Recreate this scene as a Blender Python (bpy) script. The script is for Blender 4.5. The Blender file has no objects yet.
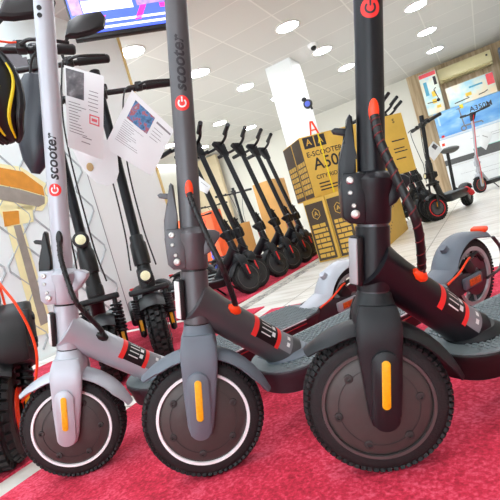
import bpy, bmesh, math, random
from mathutils import Matrix, Vector
random.seed(7)
C = bpy.context.scene.collection
PI = math.pi
D = math.radians

# ------------------------------------------------------------------ camera
FPX, PITCH, ROLL, CAMH = 452.72, D(-2.478), D(-16.286), 0.4036
fw = Vector((0, math.cos(PITCH), math.sin(PITCH)))
r0 = Vector((1, 0, 0)); u0 = r0.cross(fw)
RV = r0*math.cos(ROLL)+u0*math.sin(ROLL)
UV = -r0*math.sin(ROLL)+u0*math.cos(ROLL)
CO = Vector((0, 0, CAMH))
cd = bpy.data.cameras.new('camera'); cam = bpy.data.objects.new('camera', cd); C.objects.link(cam)
cd.sensor_width = 36; cd.sensor_fit = 'HORIZONTAL'; cd.lens = FPX*36/500; cd.clip_start = .02; cd.clip_end = 200
m = Matrix.Identity(4)
for i, v in enumerate((RV, UV, -fw)):
    for j in range(3): m[j][i] = v[j]
m.translation = CO
cam.matrix_world = m
bpy.context.scene.camera = cam

def ray(x, y): return RV*((x-250)/FPX) - UV*((y-250)/FPX) + fw
def at(x, y, Y): d = ray(x, y); return CO + d*(Y/d.y)
def at_z(x, y, z): d = ray(x, y); return CO + d*((z-CAMH)/d.z)
# room axes: A runs along the far wall, B runs into the depth of the shop
TH = D(28.82)
AX = Vector((math.cos(TH), -math.sin(TH), 0)); BX = Vector((math.sin(TH), math.cos(TH), 0))
def rm(t2, t1, z=0): return AX*t2 + BX*t1 + Vector((0, 0, z))
def at_t1(x, y, T): d = ray(x, y); return CO + d*(T/d.dot(BX))
def at_t2(x, y, T): d = ray(x, y); return CO + d*(T/d.dot(AX))
def loc_room(p): return Vector((p.dot(AX), p.dot(BX), p.z))
ROOM = Matrix.Rotation(-TH, 4, 'Z')

# ------------------------------------------------------------------ materials
def lin(c):
    return tuple(((v/255)/12.92 if v/255 <= .04045 else ((v/255+.055)/1.055)**2.4) for v in c)
MATS = {}
def mat(name, rgb, rough=.5, metal=0, var=.06, scale=30, bump=0, coat=0, emit=0, bscale=None, spec=.5):
    if name in MATS: return MATS[name]
    mt = bpy.data.materials.new(name); mt.use_nodes = True
    nt = mt.node_tree; N = nt.nodes; L = nt.links
    bs = N['Principled BSDF']
    c = lin(rgb)
    tc = N.new('ShaderNodeTexCoord'); nz = N.new('ShaderNodeTexNoise')
    nz.inputs['Scale'].default_value = scale; nz.inputs['Detail'].default_value = 4
    L.new(tc.outputs['Object'], nz.inputs['Vector'])
    rp = N.new('ShaderNodeValToRGB')
    rp.color_ramp.elements[0].position = .3; rp.color_ramp.elements[1].position = .7
    rp.color_ramp.elements[0].color = tuple(v*(1-var) for v in c)+(1,)
    rp.color_ramp.elements[1].color = tuple(min(1, v*(1+var)) for v in c)+(1,)
    L.new(nz.outputs['Fac'], rp.inputs['Fac'])
    L.new(rp.outputs['Color'], bs.inputs['Base Color'])
    bs.inputs['Roughness'].default_value = rough; bs.inputs['Metallic'].default_value = metal
    bs.inputs['Coat Weight'].default_value = coat
    bs.inputs['Specular IOR Level'].default_value = spec
    if emit:
        L.new(rp.outputs['Color'], bs.inputs['Emission Color']); bs.inputs['Emission Strength'].default_value = emit
    if bump:
        n2 = N.new('ShaderNodeTexNoise'); n2.inputs['Scale'].default_value = bscale or scale*6; n2.inputs['Detail'].default_value = 3
        L.new(tc.outputs['Object'], n2.inputs['Vector'])
        b = N.new('ShaderNodeBump'); b.inputs['Strength'].default_value = bump; b.inputs['Distance'].default_value = .004
        L.new(n2.outputs['Fac'], b.inputs['Height']); L.new(b.outputs['Normal'], bs.inputs['Normal'])
    MATS[name] = mt
    return mt

SILVER = mat('silver paint', (182, 186, 194), .38, .2, .03, 20)
GREY = mat('grey paint', (88, 87, 90), .38, .35, .04, 20)
GREY2 = mat('blue grey plastic', (98, 106, 116), .45, 0, .04, 20)
BLACKP = mat('matt black paint', (20, 20, 25), .36, 0, .05, 20, spec=.35)
BLACKF = mat('black fender plastic', (26, 28, 31), .45, 0, .05, 25, spec=.35)
RUBBER = mat('black tyre rubber', (19, 19, 20), .7, 0, .12, 40, .25)
GRIPM = mat('grip mat rubber', (112, 121, 123), .65, 0, .08, 60, .15)
DECKG = mat('dark purple grey deck shell', (54, 44, 50), .5, .1, .06, 20)
DECKB = mat('black deck shell', (13, 12, 14), .5, .1, .06, 20)
HUB = mat('dark hub cover', (74, 68, 66), .45, .15, .05, 90, .05, spec=.35)
HUBD = mat('dark groove', (48, 44, 43), .6, 0, .05, 50)
WHITE = mat('white rim tape', (245, 245, 247), .45, 0, .02, 20)
RIMD = mat('dark rim', (92, 88, 87), .4, .5, .04, 30)
AMBER = mat('amber reflector', (255, 176, 10), .3, 0, .12, 220, .3)
ORANGE = mat('orange plastic', (255, 70, 22), .4, 0, .05, 30)
REDP = mat('red print', (238, 48, 44), .45, 0, .04, 30)
BLACK = mat('black plastic', (14, 14, 16), .45, 0, .08, 30)
BLACKS = mat('satin black metal', (24, 25, 29), .35, .4, .08, 30)
STEEL = mat('bright steel', (200, 197, 192), .42, .9, .05, 40)
STEELD = mat('dark steel', (95, 95, 98), .35, .8, .08, 40)
PRINTD = mat('dark print ink', (38, 34, 40), .5, 0, .05, 30)
PRINTW = mat('white print ink', (230, 228, 226), .5, 0, .03, 30)
PRINTG = mat('grey print ink', (128, 126, 130), .5, 0, .05, 30)
PAPER = mat('white paper', (236, 239, 240), .8, 0, .02, 8)
CARTON = mat('golden carton', (214, 172, 72), .6, 0, .05, 12)
CARTOND = mat('dark carton print', (72, 58, 44), .6, 0, .12, 12)
CARTONB = mat('plain brown carton', (198, 150, 84), .7, 0, .05, 12)
WHITEW = mat('white wall paint', (236, 238, 237), .7, 0, .015, 3)
FARW = mat('off white far wall paint', (228, 224, 214), .7, 0, .02, 2)
YELLOW = mat('yellow plastic', (238, 214, 20), .4, 0, .05, 30)
REDL = mat('red lacquer', (214, 30, 36), .35, 0, .05, 30)
BLUE = mat('blue paint', (70, 88, 190), .4, 0, .05, 30)
LAMPG = mat('headlamp glass', (250, 246, 200), .15, 0, .1, 300, .4)
CHROME = mat('chrome', (210, 214, 220), .12, 1, .03, 30)
SCREENB = mat('screen blue', (72, 96, 232), .4, 0, .05, 4, emit=.9)
SCREENW = mat('screen white', (232, 230, 250), .4, 0, .05, 8, emit=.9)
SCREENP = mat('screen pink', (236, 50, 150), .4, 0, .05, 8, emit=.9)
SCREENV = mat('screen violet', (160, 130, 232), .4, 0, .25, 40, emit=.9)
LAMP = mat('ceiling lamp diffuser', (246, 250, 255), .5, 0, .0, 5, emit=48)
FENCEP = mat('printed wire grey', (168, 176, 178), .6, 0, .12, 30)
CREAM = mat('cream print', (240, 232, 178), .6, 0, .04, 20)
BROWNP = mat('ochre print', (214, 142, 44), .6, 0, .1, 20)
GREYP = mat('grey picture print', (150, 142, 132), .6, 0, .12, 16)

def node_mat(name, build, rough=.6):
    mt = bpy.data.materials.new(name); mt.use_nodes = True
    nt = mt.node_tree; bs = nt.nodes['Principled BSDF']; bs.inputs['Roughness'].default_value = rough
    build(nt, nt.nodes, nt.links, bs); return mt
def ramp(N, stops):
    r = N.new('ShaderNodeValToRGB'); e = r.color_ramp.elements
    while len(e) < len(stops): e.new(.5)
    for k, (p, c) in enumerate(stops): e[k].position = p; e[k].color = lin(c)+(1,)
    return r
def b_carpet(nt, N, L, bs):
    tc = N.new('ShaderNodeTexCoord')
    n1 = N.new('ShaderNodeTexNoise'); n1.inputs['Scale'].default_value = 9; n1.inputs['Detail'].default_value = 6
    n2 = N.new('ShaderNodeTexNoise'); n2.inputs['Scale'].default_value = 170; n2.inputs['Detail'].default_value = 3
    for n in (n1, n2): L.new(tc.outputs['Object'], n.inputs['Vector'])
    mx = N.new('ShaderNodeMath'); mx.operation = 'MULTIPLY_ADD'; mx.inputs[1].default_value = .55
    L.new(n2.outputs['Fac'], mx.inputs[0])
    m2 = N.new('ShaderNodeMath'); m2.operation = 'MULTIPLY'; m2.inputs[1].default_value = .45
    L.new(n1.outputs['Fac'], m2.inputs[0]); L.new(m2.outputs[0], mx.inputs[2])
    r = ramp(N, [(.34, (158, 18, 42)), (.5, (210, 40, 70)), (.64, (234, 90, 116))])
    L.new(mx.outputs[0], r.inputs['Fac']); L.new(r.outputs['Color'], bs.inputs['Base Color'])
    b = N.new('ShaderNodeBump'); b.inputs['Strength'].default_value = .6; b.inputs['Distance'].default_value = .003
    L.new(n2.outputs['Fac'], b.inputs['Height']); L.new(b.outputs['Normal'], bs.inputs['Normal'])
CARPET = node_mat('red needle felt carpet', b_carpet, .95)
def b_floor(nt, N, L, bs):
    tc = N.new('ShaderNodeTexCoord'); mp = N.new('ShaderNodeMapping'); mp.inputs['Scale'].default_value = (1.2, 5, 1)
    mp.inputs['Rotation'].default_value = (0, 0, .5)
    L.new(tc.outputs['Object'], mp.inputs['Vector'])
    n1 = N.new('ShaderNodeTexNoise'); n1.inputs['Scale'].default_value = 3; n1.inputs['Detail'].default_value = 7
    L.new(mp.outputs[0], n1.inputs['Vector'])
    r = ramp(N, [(.3, (208, 202, 188)), (.5, (238, 234, 224)), (.65, (248, 245, 238))])
    L.new(n1.outputs['Fac'], r.inputs['Fac'])
    br = N.new('ShaderNodeTexBrick'); br.offset = 0; br.inputs['Scale'].default_value = 1
    br.inputs['Brick Width'].default_value = .6; br.inputs['Row Height'].default_value = .6
    br.inputs['Mortar Size'].default_value = .004; br.inputs['Mortar'].default_value = lin((170, 164, 150))+(1,)
    L.new(tc.outputs['Object'], br.inputs['Vector'])
    L.new(r.outputs['Color'], br.inputs['Color1']); L.new(r.outputs['Color'], br.inputs['Color2'])
    L.new(br.outputs['Color'], bs.inputs['Base Color'])
FLOORM = node_mat('cream veined floor tile', b_floor, .3)
def b_ceil(nt, N, L, bs):
    tc = N.new('ShaderNodeTexCoord'); mp = N.new('ShaderNodeMapping')
    mp.inputs['Location'].default_value = (-.03, .03, 0)
    L.new(tc.outputs['Object'], mp.inputs['Vector'])
    br = N.new('ShaderNodeTexBrick'); br.offset = 0; br.inputs['Scale'].default_value = 1
    br.inputs['Brick Width'].default_value = .6; br.inputs['Row Height'].default_value = .6
    br.inputs['Mortar Size'].default_value = .009; br.inputs['Mortar'].default_value = lin((228, 226, 222))+(1,)
    br.inputs['Color1'].default_value = lin((214, 212, 209))+(1,); br.inputs['Color2'].default_value = lin((207, 205, 202))+(1,)
    br.inputs['Mortar Smooth'].default_value = .2
    L.new(mp.outputs[0], br.inputs['Vector']); L.new(br.outputs['Color'], bs.inputs['Base Color'])
CEILM = node_mat('suspended ceiling tile', b_ceil, .8)
def b_mosaic(nt, N, L, bs):
    tc = N.new('ShaderNodeTexCoord'); v = N.new('ShaderNodeTexVoronoi'); v.inputs['Scale'].default_value = 55
    L.new(tc.outputs['Object'], v.inputs['Vector'])
    r = ramp(N, [(.2, (110, 108, 104)), (.5, (176, 172, 164)), (.8, (222, 216, 204))])
    L.new(v.outputs['Color'], r.inputs['Fac']); L.new(r.outputs['Color'], bs.inputs['Base Color'])
MOSAIC = node_mat('grey pebble mosaic', b_mosaic, .5)
def b_wood(nt, N, L, bs):
    tc = N.new('ShaderNodeTexCoord'); mp = N.new('ShaderNodeMapping'); mp.inputs['Scale'].default_value = (14, 14, .8)
    L.new(tc.outputs['Object'], mp.inputs['Vector'])
    n1 = N.new('ShaderNodeTexNoise'); n1.inputs['Scale'].default_value = 2; n1.inputs['Detail'].default_value = 6
    L.new(mp.outputs[0], n1.inputs['Vector'])
    r = ramp(N, [(.3, (172, 142, 106)), (.55, (205, 180, 145)), (.75, (222, 202, 170))])
    L.new(n1.outputs['Fac'], r.inputs['Fac']); L.new(r.outputs['Color'], bs.inputs['Base Color'])
WOOD = node_mat('light oak wall panel', b_wood, .55)
def art(name, stops, scale, squash=(1, 1, 1)):
    def f(nt, N, L, bs):
        tc = N.new('ShaderNodeTexCoord'); mp = N.new('ShaderNodeMapping'); mp.inputs['Scale'].default_value = squash
        L.new(tc.outputs['Object'], mp.inputs['Vector'])
        n1 = N.new('ShaderNodeTexNoise'); n1.inputs['Scale'].default_value = scale; n1.inputs['Detail'].default_value = 3
        L.new(mp.outputs[0], n1.inputs['Vector'])
        r = ramp(N, stops); L.new(n1.outputs['Fac'], r.inputs['Fac']); L.new(r.outputs['Color'], bs.inputs['Base Color'])
    return node_mat(name, f, .5)
BLUEBOX = art('blue sky carton print', [(.3, (84, 150, 226)), (.55, (126, 186, 238)), (.72, (178, 214, 244))], 3, (1, 1, 2.5))
PASTEL = art('pastel carton print', [(.3, (168, 218, 232)), (.5, (226, 234, 224)), (.7, (246, 226, 190))], 4)
PHOTOP = art('dark photo print', [(.35, (58, 56, 62)), (.55, (104, 100, 104)), (.7, (170, 168, 172))], 30)
PHOTOC = art('coloured photo print', [(.3, (40, 60, 90)), (.48, (70, 130, 180)), (.6, (170, 70, 80)), (.75, (150, 160, 170))], 60)

# ------------------------------------------------------------------ mesh builder
def frame_of(d):
    d = d.normalized()
    h = Vector((0, 0, 1)) if abs(d.z) < .9 else Vector((1, 0, 0))
    a = d.cross(h).normalized(); b = a.cross(d).normalized()
    return a, b
class MB:
    def __init__(s, M=None): s.bm = bmesh.new(); s.M = M or Matrix.Identity(4)
    def v(s, p): return s.bm.verts.new(s.M @ Vector(p))
    def f(s, vs):
        try: return s.bm.faces.new(vs)
        except ValueError: return None
    def box(s, c, size, R=None, bev=0):
        Mx = s.M @ Matrix.Translation(Vector(c)) @ (R or Matrix.Identity(4)) @ Matrix.Diagonal((size[0], size[1], size[2], 1))
        r = bmesh.ops.create_cube(s.bm, size=1, matrix=Mx)
        if bev:
            es = {e for vv in r['verts'] for e in vv.link_edges}
            bmesh.ops.bevel(s.bm, geom=list(es), offset=bev, segments=2, affect='EDGES', profile=.5)
        return s
    def rings(s, rs, cap=True, close=False):
        R = [[s.v(p) for p in r] for r in rs]; n = len(R[0])
        for i in range(len(R)-(0 if close else 1)):
            a, b = R[i], R[(i+1) % len(R)]
            for k in range(n): s.f((a[k], a[(k+1) % n], b[(k+1) % n], b[k]))
        if cap and not close: s.f(list(reversed(R[0]))); s.f(R[-1])
        return s
    def tube(s, pts, r, n=10, cap=True, flat=1):
        pts = [Vector(p) for p in pts]; rs = []
        a = b = None
        for i, p in enumerate(pts):
            d = (pts[min(i+1, len(pts)-1)]-pts[max(i-1, 0)]).normalized()
            if a is None: a, b = frame_of(d)
            else:
                a = (a-d*a.dot(d)).normalized(); b = d.cross(a) * -1
                b = a.cross(d).normalized()
            rr = r[i] if isinstance(r, (list, tuple)) else r
            rs.append([p+(a*math.cos(2*PI*k/n)*flat+b*math.sin(2*PI*k/n))*rr for k in range(n)])
        return s.rings(rs, cap)
    def cyl(s, p0, p1, r, r1=None, n=16): return s.tube([p0, p1], [r, r if r1 is None else r1], n)
    def lathe(s, prof, axis='z', n=48, cap=True, close=False, c=(0, 0, 0)):
        c = Vector(c); rs = []
        for r, h in prof:
            ring = []
            for k in range(n):
                t = 2*PI*k/n; x, y = r*math.cos(t), r*math.sin(t)
                ring.append(c+Vector((x, y, h) if axis == 'z' else (x, h, y) if axis == 'y' else (h, x, y)))
            rs.append(ring)
        return s.rings(rs, cap, close)
    def ball(s, c, r, sc=(1, 1, 1), n=16):
        Mx = s.M @ Matrix.Translation(Vector(c)) @ Matrix.Diagonal((r*sc[0], r*sc[1], r*sc[2], 1))
        bmesh.ops.create_uvsphere(s.bm, u_segments=n, v_segments=n//2+2, radius=1, matrix=Mx); return s
    def prism(s, poly, o, ex, ey, ez, depth, bev=0):
        o, ex, ey, ez = Vector(o), Vector(ex), Vector(ey), Vector(ez)
        a = [s.v(o+ex*p[0]+ey*p[1]) for p in poly]; b = [s.v(o+ex*p[0]+ey*p[1]+ez*depth) for p in poly]
        n = len(a); fs = [s.f(list(reversed(a))), s.f(b)]
        for k in range(n): s.f((a[k], a[(k+1) % n], b[(k+1) % n], b[k]))
        if bev:
            es = [e for f in fs if f for e in f.edges]
            bmesh.ops.bevel(s.bm, geom=es, offset=bev, segments=2, affect='EDGES', profile=.5)
        return s
    def text(s, body, size, fn, align='CENTER', bold=0, shear=0):
        cu = bpy.data.curves.new('t', 'FONT'); cu.body = body; cu.size = size; cu.align_x = align; cu.align_y = 'CENTER'
        cu.resolution_u = 3; cu.offset = bold; cu.shear = shear
        o = bpy.data.objects.new('t', cu); C.objects.link(o)
        dg = bpy.context.evaluated_depsgraph_get(); dg.update()
        me = bpy.data.meshes.new_from_object(o.evaluated_get(dg))
        vs = [s.v(fn(v.co.x, v.co.y)) for v in me.vertices]
        for p in me.polygons: s.f([vs[i] for i in p.vertices])
        bpy.data.objects.remove(o); bpy.data.curves.remove(cu); bpy.data.meshes.remove(me)
        return s
    def build(s, name, material, parent=None, M=None, sharp=38, recalc=True):
        if recalc: bmesh.ops.recalc_face_normals(s.bm, faces=s.bm.faces[:])
        for e in s.bm.edges:
            if len(e.link_faces) == 2 and e.calc_face_angle(0) > D(sharp): e.smooth = False
        for f in s.bm.faces: f.smooth = True
        me = bpy.data.meshes.new(name); s.bm.to_mesh(me); s.bm.free(); me.materials.append(material)
        o = bpy.data.objects.new(name, me); C.objects.link(o)
        if parent: o.parent = parent
        if M is not None: o.matrix_local = M
        return o

def tag(o, label=None, cat=None, group=None, kind=None):
    if label: o['label'] = label
    if cat: o['category'] = cat
    if group: o['group'] = group
    if kind: o['kind'] = kind
    return o
def empty(name, loc, rot=(0, 0, 0)):
    o = bpy.data.objects.new(name, None); C.objects.link(o); o.location = loc; o.rotation_euler = rot; o.empty_display_size = .05
    return o
def copy_tree(o, parent=None):
    c = o.copy(); C.objects.link(c)
    if parent: c.parent = parent
    for ch in list(o.children): copy_tree(ch, c)
    return c
def spline(pts, n=8):
    P = [Vector(p) for p in pts]; P = [P[0]*2-P[1]]+P+[P[-1]*2-P[-2]]; out = []
    for i in range(1, len(P)-2):
        for k in range(n):
            t = k/n
            out.append(.5*((2*P[i])+(P[i+1]-P[i-1])*t+(2*P[i-1]-5*P[i]+4*P[i+1]-P[i+2])*t*t+(3*P[i]-P[i-1]-3*P[i+1]+P[i+2])*t**3))
    out.append(P[-2]); return out
def coil(p0, p1, R, turns, r, n=8, seg=14):
    p0, p1 = Vector(p0), Vector(p1); d = p1-p0; a, b = frame_of(d); pts = []
    for k in range(turns*seg+1):
        t = 2*PI*k/seg; pts.append(p0+d*(k/(turns*seg))+(a*math.cos(t)+b*math.sin(t))*R)
    return pts
def arcband(mb, R, a0, a1, w, th, n=20, cy=0, taper=0, lip=.008, c=(0, 0, 0), rise=0):
    """mudguard: arc in the x-z plane, angles from up towards +x (front); curved cross-section, real thickness"""
    rs = []
    for i in range(n+1):
        u = i/n; a = a0+(a1-a0)*u
        k = 1-taper*max(0, abs(2*u-1)-.7)/.3
        er = Vector((math.sin(a), 0, math.cos(a))); ring = []
        for s, off in ((1, th), (-1, 0)):
            for j in range(7):
                q = -1+j/3.0
                if s < 0: q = -q
                drop = lip*(abs(q)**2.5)*k - rise*abs(2*u-1)**3
                ring.append(Vector(c)+er*(R+off-drop)+Vector((0, q*w*k*(1 if s > 0 else .93)+cy, 0)))
        rs.append(ring)
    mb.rings(rs)

# ------------------------------------------------------------------ tyre
def tyre(mb, R=.108, w=.025, ri=.083, blocks=54, knob=.0024):
    prof = []
    for k in range(17):
        t = PI*k/16
        prof.append((ri+(R-knob-ri)*(max(0, math.sin(t))**.55), -w*math.cos(t)))
    mb.lathe(prof, 'y', 72, cap=False)
    mb.lathe([(ri, -w), (ri-.004, -w*.6), (ri-.004, w*.6), (ri, w)], 'y', 72, cap=False)
    for k in range(blocks):
        t = 2*PI*k/blocks; dt = PI/blocks
        for (yy, ww, rr, ph) in ((-w*.78, w*.32, R-knob*2.1, .5), (-w*.27, w*.42, R-knob*.55, 0), (w*.27, w*.42, R-knob*.55, .5), (w*.78, w*.32, R-knob*2.1, 0)):
            tt = t+ph*2*dt
            Rm = Matrix.Rotation(-tt, 4, 'Y')
            tilt = math.atan2(yy, w)*.9 if abs(yy) > w*.5 else 0
            mb.box((math.cos(tt)*rr, yy, math.sin(tt)*rr), (knob*2, ww, R*2*dt*.62), Rm @ Matrix.Rotation(tilt, 4, 'Z'))

RHO = D(10.8); WB = .864; RW = .108
def kick_scooter(name, label, cat, group, pos, psi, steer, lean, S, detail=True, bars=True):
    root = empty(name, pos, (lean, 0, psi)); tag(root, label, cat, group)
    F = Matrix.Translation((0, 0, RW)) @ Matrix.Rotation(-RHO, 4, 'Y') @ Matrix.Rotation(steer, 4, 'Z')
    H = Matrix.Translation((0, 0, RW)) @ Matrix.Rotation(-RHO, 4, 'Y')
    body = S['body']
    # front wheel
    mb = MB(); tyre(mb, blocks=66 if detail else 30)
    wh = mb.build('front_wheel', RUBBER, root, F)
    fx = S.get('fx', 0)
    mb = MB(); mb.lathe([(0.001, -.031), (.03, -.031), (.07, -.027), (.0765, -.022), (.0765, .022), (.07, .027), (.03, .031), (.001, .031)], 'y', 64)
    mb.build('hub_cover', S.get('hub', HUB), wh)
    mb = MB()
    for s in (-1, 1):
        mb.lathe([(.0768, s*.0225), (.0775, s*.0262), (.082, s*.0262), (.0828, s*.0225)], 'y', 72, close=True)
    mb.build('rim_ring', S['ring'], wh)
    if detail:
        mb = MB()
        for s in (-1, 1):
            mb.lathe([(.0575, s*.0286), (.0575, s*.0291), (.0587, s*.0291), (.0587, s*.0286)], 'y', 64, close=True)
        mb.build('cover_groove', HUBD, wh)
        for k in range(6):
            a = 2*PI*k/6+S.get('spin', .4)
            x, z = .060*math.cos(a), .060*math.sin(a)
            mb = MB(); mb.lathe([(.0068, .0265), (.0066, .0299), (.0050, .0305), (.0032, .0305), (.0030, .028), (.0008, .028)], 'y', 16, c=(x, 0, z))
            mb.build('bolt', HUBD, wh)
    # fork
    mb = MB()
    rs = []
    def se(cx, cy, hx, hy, z, p=.6, n=24):
        out = []
        for k in range(n):
            t = 2*PI*k/n; c_, s_ = math.cos(t), math.sin(t)
            out.append((cx+hx*abs(c_)**p*(1 if c_ > 0 else -1), cy+hy*abs(s_)**p*(1 if s_ > 0 else -1), z))
        return out
    mb.rings([se(0, 0, .0245, .0245, .165, 1), se(0, 0, .0262, .0275, .155, .9), se(0, 0, .031, .038, .142, .75), se(0, 0, .0325, .0455, .130, .65), se(0, 0, .031, .0485, .116, .6)])
    for s in (-1, 1):
        mb.rings([se(0, s*.030, .026, .007, .150), se(0, s*.0355, .0305, .0085, .135), se(0, s*.0412, .0323, .0085, .118), se(0, s*.0415, .031, .008, .09), se(fx*.6, s*.0415, .027, .0078, .04), se(fx, s*.041, .0225, .0075, -.005), se(fx, s*.0405, .018, .007, -.020), se(fx, s*.04, .010, .006, -.026)])
        n = 28; out = []
        for (yy, g) in ((.046, 1), (.0535, 1), (.0555, .86)):
            ring = []
            for k in range(n):
                t = 2*PI*k/n
                cz = .072 if math.sin(t) > 0 else -.006
                ring.append((fx+.0190*g*math.cos(t), s*yy, cz+.0190*g*math.sin(t)))
            out.append(ring)
        mb.rings(out)
    fk = mb.build('front_fork', S.get('fork', body), root, F)
    for s in (-1, 1):
        mb = MB(); n = 20; out = []
        for (yy, g) in ((.0553, 1), (.0567, 1), (.0573, .8)):
            ring = []
            for k in range(n):
                t = 2*PI*k/n
                cz = .073 if math.sin(t) > 0 else .015
                ring.append((fx+.0060*g*math.cos(t), s*yy, cz+.0060*g*math.sin(t)))
            out.append(ring)
        mb.rings(out)
        o = mb.build('side_reflector', S['reflector'], fk); o['label'] = S['reflabel']
    mb = MB(); arcband(mb, .1215, D(54), D(-73), .036, .0025, taper=.45, lip=.012, rise=.007)
    mb.build('front_fender', S['fender'], root, F)
    # head tube
    mb = MB(); mb.lathe([(.0245, .1675), (.0245, .260)], 'z', 32)
    mb.build('head_tube', body, root, H)
    for z in (.166, .2615):
        mb = MB(); mb.lathe([(.0225, z-.0022), (.0225, z+.0022)], 'z', 32); mb.build('bearing_ring', BLACK if S['id'] < 3 else STEELD, root, H)
    if detail:
        mb = MB(); mb.box((.0295, 0, .212), (.012, .022, .072), bev=.004); pl = mb.build('front_reflector', BLACK, root, H)
        mb = MB(); mb.box((.0348, 0, .212), (.004, .018, .066), bev=.0015); o = mb.build('reflector_lens', PRINTW if S['id'] < 3 else mat('silver lens', (176, 177, 180), .35, .3), pl); o['label'] = 'pale reflector lens'
    # hinge
    mb = MB()
    mb.lathe([(.0242, .264), (.0262, .268), (.0268, .302), (.0305, .316), (.0312, .327), (.025, .3355), (.0203, .338)], 'z', 32)
    mb.prism([(-.018, .334), (-.042, .331), (-.050, .326), (-.050, .318), (-.031, .292), (-.018, .284)], (0, -.017, 0), (1, 0, 0), (0, 0, 1), (0, 1, 0), .034, .003)
    mb.prism([(.012, .266), (.034, .266), (.043, .275), (.046, .32), (.042, .336), (.012, .336)], (0, -.021, 0), (1, 0, 0), (0, 0, 1), (0, 1, 0), .046, .003)
    hb = mb.build('folding_hinge', body, root, F)
    if detail:
        for (x, z, r, mm) in ((.033, .326, .0052, 1), (.033, .309, .0034, 0), (.0285, .291, .0034, 0), (.0265, .279, .0062, 0)):
            mb = MB(); mb.lathe([(r, .024), (r, .027), (r*.7, .0284), (r*.45, .0284), (r*.4, .0262), (.0005, .0262)], 'y', 18, c=(x, 0, z)); mb.build('bolt', STEEL, hb)
    mb = MB()
    mb.prism([(.022, .318), (.040, .300), (.047, .318), (.046, .352), (.040, .378), (.034, .392), (.0335, .412), (.030, .418), (.026, .414), (.0225, .36)], (0, -.010, 0), (1, 0, 0), (0, 0, 1), (0, 1, 0), .022, .003)
    mb.prism([(.030, .388), (.052, .393), (.055, .398), (.050, .401), (.030, .399)], (0, -.006, 0), (1, 0, 0), (0, 0, 1), (0, 1, 0), .012, .002)
    mb.build('latch_lever', S.get('lever', body), root, F)
    # stem
    SR = .0196
    mb = MB(); mb.lathe([(SR, .335), (SR, 1.0)], 'z', 40); st = mb.build('stem', S.get('stem', body), root, F)
    def wrap(z0, th0, rr):
        # writing runs up the stem: text x -> +z, text y -> around
        return lambda x, y: (rr*math.sin(-(y)/rr+th0)*-1, rr*math.cos(-(y)/rr+th0), z0+x)
    if detail:
        zb, th0 = S['badge'], S.get('turn', 0)
        def disc(mb, r1, rin, a0, a1, rr, n=28):
            fn = wrap(zb, th0, rr); prev = None
            for k in range(n+1):
                a = a0+(a1-a0)*k/n
                cur = (mb.v(fn(r1*math.cos(a), r1*math.sin(a))), mb.v(fn(rin*math.cos(a), rin*math.sin(a))))
                if prev: mb.f((prev[0], cur[0], cur[1], prev[1]))
                prev = cur
        mb = MB()
        for rr_ in (.0132, .0105, .008, .0055, .003): disc(mb, rr_, rr_-.0027 if rr_ > .003 else .0002, 0, 2*PI, SR+.0004)
        o = mb.build('logo_badge', REDP, st); o['label'] = 'round red logo badge'
        mb = MB(); disc(mb, .0078, .005, D(40), D(320), SR+.0008)
        fn = wrap(zb, th0, SR+.0008)
        q = [mb.v(fn(*p)) for p in ((.002, -.0012), (.011, -.0012), (.011, .0012), (.002, .0012))]; mb.f(q)
        mb.build('logo_mark', S.get('mark', PRINTW), st)
        mb = MB(); mb.text('scooter', .0300, (lambda f: lambda x, y: f(x+.020, y))(wrap(zb, th0, SR+.0005)), 'LEFT', .0008, .2)
        mb.build('logo_lettering', S['ink'], st)
        for z in (S['screw'], S['screw']+.015):
            mb = MB(); mb.lathe([(.0050, SR-.002), (.0050, SR+.0012), (.003, SR+.0012), (.0027, SR), (.0004, SR)], 'y', 16, c=(.004, 0, z)); mb.build('screw', BLACK, st)
        # cable and grommets
        gz = S['gz']
        mb = MB(); mb.ball((-.002, SR, gz-.003), .0085, (.85, .45, 2.0)); mb.build('cable_grommet', S['grommet'], st)
    # down tube
    p0 = Vector((-.036, 0, .311)); p1 = Vector((-.212, 0, .137)); d = (p1-p0).normalized(); nrm = Vector((d.z*-1, 0, d.x))
    if nrm.z < 0: nrm = -nrm
    L = (p1-p0).length
    def TP(s, th, k=1.0):
        ra = .0305 + .004*max(0, (s-.75)/.25)**2 + .004*max(0, (.2-s)/.2)**2
        return p0+d*(L*s)+nrm*(math.cos(th)*ra*k*1.08)+Vector((0, math.sin(th)*ra*k*.92, 0))
    mb = MB(); mb.rings([[TP(s, 2*PI*k/32) for k in range(32)] for s in (-.02, .05, .1, .2, .35, .5, .65, .75, .82, .9, .96, 1.0)])
    dt = mb.build('down_tube', body, root)
    if detail:
        def patch(mb, s0, s1, t0, t1, k=1.012, ns=4, n=10):
            G = [[mb.v(TP(s0+(s1-s0)*i/ns, t0+(t1-t0)*j/n, k)) for j in range(n+1)] for i in range(ns+1)]
            for i in range(ns):
                for j in range(n): mb.f((G[i][j], G[i+1][j], G[i+1][j+1], G[i][j+1]))
        mb = MB(); patch(mb, .53, .77, D(12), D(100)); mb.build('label_sticker', BLACK, dt)
        mb = MB(); patch(mb, .49, .54, D(10), D(102), 1.016); patch(mb, .74, .78, D(10), D(102), 1.016); o = mb.build('red_band', REDP, dt); o['label'] = 'red end bands of the sticker'
        mb = MB(); patch(mb, .78, .91, D(16), D(96), 1.012); mb.build('grey_sticker', S.get('sticker', PRINTG), dt)
        mb = MB()
        for i in range(4): patch(mb, .57, .67, D(24+17*i), D(28+17*i), 1.02, 2, 2)
        patch(mb, .68, .715, D(30), D(46), 1.02, 2, 3); patch(mb, .68, .715, D(56), D(72), 1.02, 2, 3)
        patch(mb, .85, .88, D(40), D(54), 1.02, 2, 3); patch(mb, .85, .88, D(64), D(78), 1.02, 2, 3)
        mb.build('sticker_print', PRINTW, dt)
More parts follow.
